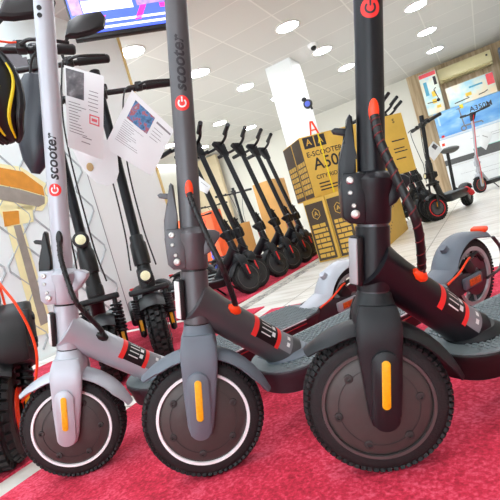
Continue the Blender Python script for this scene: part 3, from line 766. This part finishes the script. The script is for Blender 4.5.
# ------------------------------------------------------------------ off-road scooters
def offroad(name, label, pos, psi, steer, lean, R=.125, w=.042, barh=1.08, barw=.29, rake=D(9), accent=AMBER, group=None, L=.92, oz=0, lampz=.31, springs=True, stemr=.019, seat=False, rim=STEELD, ring=None, cover=False, mirror=False, orange=False, tube=BLACKS, knee=.30):
    root = empty(name, pos, (lean, 0, psi)); tag(root, label, 'scooter', group)
    F = Matrix.Translation((0, 0, R)) @ Matrix.Rotation(-rake, 4, 'Y') @ Matrix.Rotation(steer, 4, 'Z')
    mb = MB(); tyre(mb, R, w, R*.55, 30, .008); wh = mb.build('front_wheel', RUBBER, root, F)
    mb = MB(); mb.lathe([(.02, -w*.9), (R*.2, -w*.9), (R*.5, -w*.7), (R*.565, -w*.75), (R*.565, w*.75), (R*.5, w*.7), (R*.2, w*.9), (.02, w*.9)], 'y', 36); mb.build('rim', rim, wh)
    mb = MB()
    for s in (-1, 1):
        mb.lathe([(.03, s*(w+.003)), (.03, s*(w+.006)), (R*.5, s*(w+.006)), (R*.5, s*(w+.003))], 'y', 32, close=True)
        for k in range(10):
            t = 2*PI*k/10; mb.box((math.cos(t)*R*.4, s*(w+.006), math.sin(t)*R*.4), (.008, .003, .008), bev=.001)
    mb.build('brake_disc', ORANGE if orange else STEELD, wh)
    if ring:
        mb = MB()
        for s in (-1, 1): mb.lathe([(R*.60, s*(w*.8)), (R*.62, s*(w+.002)), (R*.69, s*(w+.002)), (R*.70, s*(w*.8))], 'y', 40, close=True)
        mb.build('rim_ring', ring, wh)
    if cover:
        mb = MB()
        mb.prism([(-.05, .11), (.065, .12), (.085, .16), (.07, .23), (.03, .275), (-.05, .29)], (0, -w-.055, 0), (1, 0, 0), (0, 0, 1), (0, 1, 0), 2*w+.11, .012)
        mb.box((.03, w+.055, .20), (.07, .02, .10), bev=.006)
        for zz in (.17, .23): mb.lathe([(.008, w+.06), (.008, w+.07), (.001, w+.07)], 'y', 12, c=(.03, 0, zz))
        mb.build('fork_cover', BLACK, root, F)
    for s in (-1, 1):
        mb = MB(); y = s*(w+.024)
        mb.tube([(-.0, y, -.012), (-.0, y, .04), (-.004, y, .10+oz*.4)], [.012, .014, .013], 12); mb.tube([(-.004, y, .10+oz*.4), (-.008, y, .235+oz)], .009, 10); mb.ball((0, y, 0), .018, (1, .7, 1)); mb.build('fork_leg', BLACK, root, F)
        if springs:
            mb = MB(); mb.tube(coil((0.002, y, .055), (-.008, y, .205+oz), .019, 8, .0042), .0042, 6); mb.build('suspension_spring', BLACKS, root, F)
        mb = MB(); mb.box((.012, y, .03), (.004, .012, .045), bev=.001); o = mb.build('side_reflector', accent, root, F)
    mb = MB(); mb.box((-.008, 0, .232+oz), (.05, (w+.024)*2+.04, .022), bev=.006); mb.box((-.008, 0, .262+oz), (.046, .062, .06), bev=.012); mb.tube([(-.008, 0, .25+oz), (-.008, 0, .345+oz)], [.03, .026], 20); mb.build('fork_crown', BLACK, root, F)
    mb = MB(); arcband(mb, R+.016, D(48), D(-66), w+.012, .003, lip=.016); mb.build('front_fender', BLACK, root, F)
    mb = MB(); mb.lathe([(.033, .335+oz), (.034, .36+oz), (.032, .42+oz), (.027, .43+oz), (.027, .45+oz), (.0245, .455+oz)], 'z', 24); mb.prism([(-.02, .35+oz), (-.06, .34+oz), (-.065, .30+oz), (-.02, .27+oz)], (0, -.022, 0), (1, 0, 0), (0, 0, 1), (0, 1, 0), .044, .004); mb.build('folding_clamp', BLACK, root, F)
    mb = MB(); mb.lathe([(stemr+.002, .44+oz), (stemr, .46+oz), (stemr, barh-.14), (.021, barh-.135), (.021, barh-.03)], 'z', 24); mb.build('stem', tube, root, F)
    lz = lampz
    hl = MB(); hl.lathe([(.010, .018), (.026, .026), (.030, .040), (.030, .054), (.027, .056)], 'x', 24, c=(.0, 0, lz)); hl.tube([(.0, 0, lz-.03), (.022, 0, lz-.03), (.03, 0, lz-.012)], .006, 8)
    lo = hl.build('headlamp', BLACK, root, F)
    mb = MB(); mb.lathe([(.001, .059), (.012, .058), (.0265, .054), (.0265, .05)], 'x', 24, c=(0, 0, lz)); mb.build('lamp_lens', LAMPG, lo)
    bz = barh-R
    mb = MB(); mb.tube(spline([(-.03, -barw, bz+.012), (-.005, -.09, bz), (0, 0, bz), (-.005, .09, bz), (-.03, barw, bz+.012)], 6), .0112, 10); mb.box((.006, 0, bz), (.05, .055, .045), bev=.008); mb.build('handlebar', BLACK, root, F)
    for s in (-1, 1):
        mb = MB(); mb.tube([(-.016, s*(barw-.12), bz+.008), (-.022, s*(barw-.06), bz+.011), (-.03, s*barw, bz+.013), (-.031, s*(barw+.006), bz+.013)], [.0155, .0165, .017, .012], 12); mb.build('grip', BLACK, root, F)
        mb = MB(); mb.box((.0, s*(barw-.15), bz+.004), (.034, .03, .034), bev=.006); mb.tube(spline([(.02, s*(barw-.15), bz), (.045, s*(barw-.12), bz-.004), (.035, s*(barw-.06), bz-.002), (.02, s*(barw-.01), bz)], 5), .0055, 8); mb.build('brake_lever', BLACK, root, F)
        mb = MB(); mb.tube(spline([(.03, s*(barw-.16), bz), (.08, s*.09, bz-.06), (.05, s*.04, bz-.3), (.03, s*.036, .42), (.02, s*.05, .25)], 8), .0032, 7); mb.build('brake_cable', ORANGE if (orange and s > 0) else BLACK, root, F)
    mb = MB(); mb.box((-.02, .0, bz+.035), (.05, .07, .02), Matrix.Rotation(.3, 4, 'Y'), .006); mb.tube([(0, 0, bz), (-.014, 0, bz+.03)], .012, 8); mb.build('display', BLACK, root, F)
    # body
    dz = .20
    mb = MB(); hx = -.06-.30*math.tan(rake)
    mb.tube([(hx, 0, R+.24), (-.19, 0, dz+.03), (-.26, 0, dz-.02)], [.03, .028, .03], 14); mb.build('neck_tube', BLACK, root)
    mb = MB(); mb.box((-.47, 0, dz-.03), (.50, .19, .075), bev=.012); mb.build('deck', BLACK, root)
    mb = MB(); mb.box((-.47, 0, dz+.009), (.47, .165, .004), bev=.001); mb.build('grip_mat', GRIPM, root)
    for s in (-1, 1):
        mb = MB(); mb.tube([(-.66, s*(w+.03), dz-.05), (-.78, s*(w+.032), dz-.05), (-L, s*(w+.026), R)], [.016, .015, .013], 8, flat=1.5); mb.build('swing_arm', BLACK, root)
    mb = MB(); mb.tube([(-.66, 0, dz+.02), (-.80, 0, dz-.03)], .012, 10); mb.build('damper', BLACK, root)
    mb = MB(); mb.tube(coil((-.66, w+.055, dz-.005), (-.84, w+.05, R+.02), .024, 7, .006), .006, 7); o = mb.build('rear_spring', REDL if seat else BLACKS, root)
    mb = MB(M=Matrix.Translation((-L, 0, R))); tyre(mb, R, w, R*.55, 30, .008); rw = mb.build('rear_wheel', RUBBER, root)
    mb = MB(M=Matrix.Translation((-L, 0, R))); mb.lathe([(.02, -w*.9), (R*.2, -w*.9), (R*.5, -w*.7), (R*.565, -w*.75), (R*.565, w*.75), (R*.5, w*.7), (R*.2, w*.9), (.02, w*.9)], 'y', 36); mb.build('rim', rim, rw)
    mb = MB(M=Matrix.Translation((-L, 0, R))); arcband(mb, R+.016, D(60), D(-60), w+.010, .003, lip=.014); rfd = mb.build('rear_fender', BLACK, root)
    mb = MB(M=Matrix.Translation((-L-.115, 0, R+.09))); mb.box((0, 0, 0), (.02, .07, .03), Matrix.Rotation(-.8, 4, 'Y'), .005); mb.build('tail_light', REDL, rfd)
    if seat:
        mb = MB(); mb.tube([(-.60, 0, dz), (-.62, 0, .60)], .016, 12); mb.build('seat_post', BLACK, root)
        mb = MB(); rs = []
        for x, hw, th in ((-.14, .015, .012), (-.12, .03, .022), (-.04, .042, .03), (.05, .085, .04), (.1, .10, .045), (.135, .085, .035), (.145, .04, .02)):
            rs.append([(-.60-x, hw*math.cos(2*PI*k/16), .63+th*math.sin(2*PI*k/16)*(1 if math.sin(2*PI*k/16) < 0 else .6)) for k in range(16)])
        mb.rings(rs); mb.build('saddle', mat('grey saddle vinyl', (92, 92, 90), .6, 0, .06, 30), root)
    if mirror:
        mb = MB(); s = 1
        mb.tube(spline([(-.01, .105, bz+.01), (0, .10, bz+.045), (.0, .12, bz+.085), (.01, .155, bz+.118)], 6), .006, 8)
        n = 24; out = []
        mpoly = [(.125, .10), (.150, .160), (.19, .184), (.29, .190), (.302, .162), (.285, .122), (.23, .104), (.17, .096)]
        for xx, g in ((.022, .80), (.016, .96), (.0, 1), (-.004, 1)):
            cy = sum(q[0] for q in mpoly)/8; cz = sum(q[1] for q in mpoly)/8
            out.append([(xx+.005, cy+(q[0]-cy)*g, bz+cz+(q[1]-cz)*g) for q in mpoly])
        mb.rings(out); mm = mb.build('mirror', BLACK, root, F)
        mb = MB(); mb.prism([(cy+(q[0]-cy)*.92, cz+(q[1]-cz)*.9) for q in mpoly], (-.001, 0, bz), (0, 1, 0), (0, 0, 1), (1, 0, 0), -.002); mb.build('mirror_glass', CHROME, mm)
    return root, F
p = at(160, 338, 1.78); 
offroad('off_road_scooter', 'black off-road scooter with round headlamp and twin springs, between the silver and grey ones', (p.x, p.y, 0), D(-74), D(-4), D(-3), R=.127, w=.036, barh=1.12, barw=.31, lampz=.215, oz=-.07, rake=D(6))
p = at(112, 362, 1.68)
offroad('off_road_scooter', 'black off-road scooter with a rear view mirror behind the silver scooter', (p.x, p.y, 0), D(-68), D(-8), D(-3), R=.12, w=.036, barh=1.255, barw=.27, oz=-.04, mirror=True, lampz=.42, rake=D(6), tube=BLACKS)
offroad('off_road_scooter', 'black off-road scooter with orange brake disc and cable at the left edge', (-.745, 1.13, 0), D(-61), D(-12), D(-9), R=.128, w=.045, barh=1.19, barw=.33, mirror=True, cover=True, orange=True, rake=D(10))
cr = [o for o in bpy.data.objects if o.name.startswith('off_road_scooter')][-1]
wm = Matrix.Translation(cr.location) @ cr.rotation_euler.to_matrix().to_4x4()
mb = MB(); mb.tube(spline([at(-14, 262, 1.06), at(0, 284, 1.04), at(17, 306, 1.03), at(31, 333, 1.04), at(37, 358, 1.06), at(34, 385, 1.09), at(22, 402, 1.12)], 8), .0032, 8)
o = mb.build('brake_cable', ORANGE, cr, wm.inverted()); o['label'] = 'orange brake cable arching down to the disc'
# right hand side, behind
p = rm(-.55, 4.42)
q = Vector((1.765, 4.22, 0)); psi = D(226)
offroad('off_road_scooter', 'black off-road scooter with grey saddle and red rear spring, at right', (q.x, q.y, FZ), psi, D(-38), D(-3), R=.115, w=.036, seat=True, barh=.91, barw=.25, accent=AMBER, ring=REDL, springs=False)
s5 = S(id=5, body=mat('light grey paint', (176, 178, 184), .4, .2, .03), ring=REDL, fender=BLACKF, deck=DECKB, ink=PRINTD, grommet=BLACK, braid=BLACK, reflector=AMBER, reflabel='amber fork reflector', head=BLACK, fork=mat('light grey paint', (176, 178, 184), .4, .2, .03))
q = at_z(479, 184, .10); q = at(478, 180, 6.3)
kick_scooter('kick_scooter', 'light grey kick scooter standing before the white cartons at far right', 'scooter', None, (q.x, q.y, FZ), D(215), D(-15), D(-3), s5, False)
# far scooters behind the row
for k, (t2, t1, lab) in enumerate(((-3.15, 5.75, 'black scooter seen between the row stems, facing the camera'), (-4.1, 6.6, 'black scooter far behind the row, beside the curtain'))):
    offroad('off_road_scooter', lab, rm(t2, t1, FZ), D(-75), 0, D(-2), R=.11, w=.03, barh=1.0, barw=.28, springs=False)
s6 = S(id=6, body=BLUE, ring=RIMD, fender=BLUE, deck=BLUE, ink=PRINTD, grommet=BLACK, braid=BLACK, reflector=WHITE, reflabel='white fork reflector', head=BLUE, stem=BLUE, lever=BLUE)
r = rm(-2.45, 3.72)
ks = kick_scooter('kick_scooter', 'small blue kick scooter behind the dark grey scooter stem', 'scooter', None, (r.x, r.y, FZ), D(-60), 0, D(-2), s6, False)
ks.scale = (.62, .62, .62)

# ------------------------------------------------------------------ television
a = at_z(76, 40, 1.70); b = at_z(178, 25.2, 1.70)
ang = math.atan2(b.y-a.y, b.x-a.x); W = (b-a).length
r = empty('television', (a+b)/2, (D(-4), 0, ang)); tag(r, 'flat television with a blue and violet picture at upper left', 'television')
Ht = W*.58
mb = MB(); mb.box((0, .022, Ht/2), (W, .04, Ht), bev=.006); mb.build('casing', BLACK, r)
mb = MB(); mb.box((0, -.0005, Ht/2+.008), (W-.02, .006, Ht-.034)); sc = mb.build('screen', SCREENB, r)
def scr(rects, m_, nm):
    mb = MB()
    for poly in rects: mb.prism([(x*W-W/2, z*Ht) for x, z in poly], (0, -.0037, 0), (1, 0, 0), (0, 0, 1), (0, -1, 0), .0008)
    mb.build(nm, m_, sc)
scr([[(.06, .12), (.9, .12), (.9, .16), (.06, .16)], [(.14, .42), (.62, .42), (.62, .62), (.14, .62)], [(.06, .22), (.95, .22), (.95, .26), (.06, .26)]], SCREENW, 'picture_stripe')
scr([[(.60, .20), (.66, .20), (.75, .44), (.69, .44)], [(.2, .28), (.3, .28), (.34, .34), (.22, .34)], [(.88, .36), (.96, .36), (.96, .44), (.88, .44)]], SCREENP, 'picture_pink')
scr([[(.03, .40), (.13, .40), (.13, .96), (.03, .96)], [(.14, .64), (.97, .64), (.97, .95), (.14, .95)], [(.66, .44), (.97, .46), (.97, .62), (.66, .62)]], SCREENV, 'picture_violet')
mb = MB(); mb.box((0, .06, Ht*.5), (.12, .05, .12), bev=.004); mb.tube([(0, .075, Ht*.5), (0, .075, 2.4-1.70)], .016, 10); mb.build('wall_bracket', BLACK, r)
# ------------------------------------------------------------------ printed wall
PW = -2.545
def wallpoly(mb, pts, off=0, th=.0015):
    q = [loc_room(at_t2(x, y, PW)) for x, y in pts]
    mb.prism([(v.y, v.z) for v in q], (PW+off, 0, 0), (0, 1, 0), (0, 0, 1), (1, 0, 0), th)
root = empty('printed_wall_panel', (0, 0, 0), (0, 0, -TH)); tag(root, 'white wall panel printed with a chain-link fence behind the silver scooter', 'wall panel')
e1 = loc_room(at_t2(92, 190, PW)).y
mb = MB(); mb.box((PW-.0025, (e1-1.0)/2, 1.19), (.005, e1+1.0, 2.36)); mb.build('panel_sheet', mat('white panel print', (232, 240, 240), .55, 0, .015, 2), root)
mb = MB(); mb.box((PW+.0005, e1, 1.19), (.002, .006, 2.36)); mb.build('panel_seam', PRINTG, root)
mb = MB(); st = .27; n = 0; y = e1-.03
while y > -.4:
    pts = []
    for j in range(15):
        z = -.02+j*.15
        pts.append((PW+.0005, y-(st/2 if (j+n) % 2 else 0)-.0, z))
    P2 = []
    for i in range(len(pts)-1):
        a_, b_ = Vector(pts[i]), Vector(pts[i+1])
        P2 += [a_.lerp(b_, .12), a_.lerp(b_, .5), a_.lerp(b_, .88)]
    for i in range(len(P2)-1):
        pass
    mb.tube([p_ for p_ in P2 if p_.z < 1.33 and p_.z > .01], .007, 6); y -= st/2; n += 1
mb.build('fence_print', FENCEP, root)
def dec(name, polys, material, off):
    mb = MB()
    for pl in polys: wallpoly(mb, pl, off)
    return mb.build(name, material, root)
dec('picture_border', [[(-20, 160), (0, 164), (20, 167), (46, 184), (49, 199), (42, 211), (0, 208), (-20, 205)], [(-4, 206), (32, 206), (33, 222), (22, 224), (54, 332), (36, 336), (6, 226)]], CREAM, .004)
dec('picture_top', [[(-20, 165), (0, 168), (22, 172), (42, 187), (44, 196), (20, 189), (0, 185), (-20, 184)], [(2, 212), (18, 211), (19, 224), (4, 227)]], BROWNP, .006)
dec('picture_grey', [[(-20, 185), (0, 186), (20, 190), (44, 197), (44, 204), (38, 207), (0, 200), (-20, 197)], [(13, 226), (20, 225), (48, 322), (40, 326)]], GREYP, .006)  # grey ink of the printed pad underside and post
dec('grey_wall_letter', [[(4, 46), (14, 40), (19, 50), (22, 58), (26, 57), (30, 69), (20, 73), (12, 64), (4, 58)]], mat('wall letter grey', (124, 122, 128), .6), .004)

# ------------------------------------------------------------------ papers
def sheet(name, label, corners, Y, slope=0, curl=.01, fill=None, cat='price sheet'):
    P = [at(x, y, Yk) for (x, y), Yk in zip(corners, Y)]
    o = (P[0]+P[1]+P[2]+P[3])/4; r = empty(name, o); tag(r, label, cat)
    N_ = (P[1]-P[0]).cross(P[3]-P[0]).normalized()
    if N_.y > 0: N_ = -N_
    def pt(u, v, off=0):
        q = (P[0].lerp(P[1], u)).lerp(P[3].lerp(P[2], u), v)
        return q-o+N_*(curl*math.sin(PI*u)*math.sin(PI*.6*v)+off)
    def quad(mb, u0, u1, v0, v1, off, th=.0006, nu=1, nv=1):
        rs = []
        G = {}
        for k, oo in ((0, off), (1, off+th)):
            for i in range(nu+1):
                for j in range(nv+1): G[k, i, j] = mb.v(pt(u0+(u1-u0)*i/nu, v0+(v1-v0)*j/nv, oo))
        for i in range(nu):
            for j in range(nv):
                for k in (0, 1): mb.f((G[k, i, j], G[k, i+1, j], G[k, i+1, j+1], G[k, i, j+1]))
        for i in range(nu):
            for j in (0, nv): mb.f((G[0, i, j], G[0, i+1, j], G[1, i+1, j], G[1, i, j]))
        for j in range(nv):
            for i in (0, nu): mb.f((G[0, i, j], G[0, i, j+1], G[1, i, j+1], G[1, i, j]))
    mb = MB(); quad(mb, 0, 1, 0, 1, 0, .0006, 12, 12); mb.build('paper', PAPER, r)
    return r, quad
r, qd = sheet('price_sheet', 'white printed sheet with dark photo and red stamp on the mirrored scooter', [(64, 65), (104, 76), (103, 160), (68, 147)], (1.46, 1.47, 1.50, 1.49))
mb = MB(); qd(mb, .04, .50, .03, .36, .0009, .0003, 6, 6); mb.build('printed_photo', PHOTOP, r)
mb = MB()
for i in range(11): qd(mb, .08, .08+random.uniform(.2, .5), .42+i*.036, .428+i*.036, .0009, .0003, 4, 1)
for i in range(6): qd(mb, .60+random.uniform(0, .05), .86, .22+i*.045, .228+i*.045, .0009, .0003, 3, 1)
qd(mb, .45, .7, .80, .81, .0009, .0003, 3, 1); qd(mb, .42, .66, .86, .87, .0009, .0003, 3, 1); mb.build('printed_lines', PRINTG, r)
mb = MB()
for (u0, u1, v0, v1) in ((.64, .9, .50, .515), (.64, .9, .60, .615), (.64, .67, .50, .61), (.87, .9, .50, .61), (.70, .84, .54, .575)): qd(mb, u0, u1, v0, v1, .0009, .0003, 3, 2)
mb.build('red_stamp', mat('red stamp ink', (232, 110, 120), .7), r)
r, qd = sheet('price_sheet', 'white printed sheet with coloured photo tilted beside the dark grey stem', [(132, 90), (174, 130), (152, 176), (104, 147)], (1.60, 1.60, 1.62, 1.62))
mb = MB(); qd(mb, .14, .60, .08, .40, .0009, .0003, 6, 6); mb.build('printed_photo', PHOTOC, r)
mb = MB()
for i in range(11): qd(mb, .12, .12+random.uniform(.2, .5), .44+i*.034, .446+i*.034, .0009, .0003, 4, 1)
for i in range(4): qd(mb, .66, .92-random.uniform(0, .1), .22+i*.06, .228+i*.06, .0009, .0003, 3, 1)
qd(mb, .66, .98, .10, .135, .0009, .0003, 3, 1); mb.build('printed_lines', PRINTG, r)
# white rounded holder with a hole below the first sheet
C0 = at(95, 166, 1.62); r = empty('sheet_holder', C0); tag(r, 'white rounded plastic holder with a small hole below the printed sheet', 'holder')
poly = [(70, 140), (74, 152), (80, 164), (88, 175), (97, 183), (108, 186), (116, 182), (119, 172), (116, 140)]
mb = MB(); mb.prism([((at(x, y, 1.62)-C0).x, (at(x, y, 1.62)-C0).z) for x, y in poly], (0, 0, 0), (1, 0, 0), (0, 0, 1), (0, -1, 0), .004); mb.build('plate', PAPER, r)
q = at(90, 167, 1.615)-C0
mb = MB(); mb.ball((q.x, q.y-.0005, q.z), .014, (.9, .08, 1.1)); mb.build('hole', mat('tan hole', (190, 160, 110), .7), r)
r, qd = sheet('price_tag', 'white tag with small print hanging on the saddled scooter', [(433, 141), (443, 149), (434, 161), (425, 153)], (4.25, 4.25, 4.25, 4.25)); mb = MB(); qd(mb, .15, .55, .1, .4, .001, .0006, 2, 2); mb.build('printed_photo', PHOTOP, r)
r, qd = sheet('price_tag', 'white sheet hanging on the light grey scooter at far right', [(481, 130), (493, 133), (486, 150), (478, 145)], (6.2, 6.2, 6.2, 6.2)); mb = MB(); qd(mb, .2, .7, .3, .34, .001, .0006, 2, 2); mb.build('printed_lines', PRINTG, r)
r, qd = sheet('price_tag', 'white tag hanging on the nearest row scooter, right of the grey stem', [(199, 176), (211, 186), (207, 194), (199, 190)], (2.95, 2.95, 2.95, 2.95)); mb = MB(); qd(mb, .2, .8, .3, .34, .001, .0006, 2, 2); mb.build('printed_lines', PRINTG, r)

# ------------------------------------------------------------------ helmet and bag at the left edge
Hc = at(-1, 98, 1.02); r = empty('helmet', Hc, (D(10), D(14), D(-20))); r.scale = (.72, .8, .8); tag(r, 'black and yellow cycling helmet hanging at the left edge', 'helmet')
mb = MB()
def hp(u, v, k=1): # u along length -1..1 (x), v across 0..pi
    return (math.cos(v)*.095*math.sqrt(max(0, 1-u*u*.98))*k, 0, 0)
rs = []
for i in range(17):
    t = -PI/2+PI*i/16
    ring = []
    for k in range(20):
        a_ = 2*PI*k/20; rr = math.cos(t)
        ring.append((.072*rr*math.cos(a_), .085*rr*math.sin(a_)*(.35 if math.sin(a_) > 0 else 1), .125*math.sin(t)))
    rs.append(ring)
mb.rings(rs); mb.build('shell', mat('helmet black', (26, 26, 28), .35, 0, .05), r)
for (lon, m_, nm, rr_, t0, t1) in ((-14, YELLOW, 'yellow_rib', .005, -1.0, .7), (-40, YELLOW, 'yellow_rib', .005, -.9, .2), (-58, BLACK, 'black_rib', .013, -1.2, 1.2), (8, BLACK, 'black_rib', .013, -1.2, 1.2), (-78, BLACK, 'black_rib', .012, -1.2, 1.2), (-125, BLACK, 'black_rib', .013, -1.2, 1.2)):
    pts = []
    for i in range(13):
        t = t0+(t1-t0)*i/12; rr = math.cos(t); a_ = D(lon)+.25*math.sin(3*t)
        pts.append((.078*rr*math.cos(a_), .092*rr*math.sin(a_)*(.35 if math.sin(a_) > 0 else 1), .130*math.sin(t)))
    mb = MB(); mb.tube(pts, [rr_*(.5+.5*math.sin(PI*i/12)) for i in range(13)], 8); mb.build(nm, m_, r)
mb = MB(); mb.tube(spline([(.05, -.07, .07), (.02, -.10, .0), (.03, -.098, -.06), (.01, -.075, -.12), (-.03, -.06, -.14)], 6), .007, 8); mb.build('strap', mat('grey strap', (130, 130, 132), .8), r)
Bc = at(37, 122, 1.30); r = empty('saddle_bag', Bc, (0, D(22), 0)); tag(r, 'smooth black bag hanging behind the silver stem beside the helmet', 'bag')
mb = MB(); rs = []
for z, hw, dx in ((.135, .012, .0), (.125, .045, .0), (.09, .064, .0), (.02, .064, .0), (-.05, .054, .003), (-.11, .036, .006), (-.145, .012, .008)):
    rs.append([(dx+hw*math.cos(2*PI*k/20), .035*math.sin(2*PI*k/20)*min(1, hw/.05), z) for k in range(20)])
mb.rings(rs); mb.build('bag_body', mat('black vinyl', (38, 42, 52), .32, 0, .05), r)
mb = MB(); mb.tube(spline([(-.03, 0, .12), (-.02, -.01, .18), (.02, 0, .2), (.03, 0, .12)], 6), .004, 8); mb.build('strap', BLACK, r)

# ------------------------------------------------------------------ light
w = bpy.data.worlds.new('world'); bpy.context.scene.world = w; w.use_nodes = True
w.node_tree.nodes['Background'].inputs['Color'].default_value = (.82, .93, 1, 1); w.node_tree.nodes['Background'].inputs['Strength'].default_value = 4.0
sc_ = bpy.context.scene
sc_.view_settings.view_transform = 'Standard'; sc_.view_settings.look = 'None'; sc_.view_settings.gamma = 1; sc_.view_settings.exposure = .4
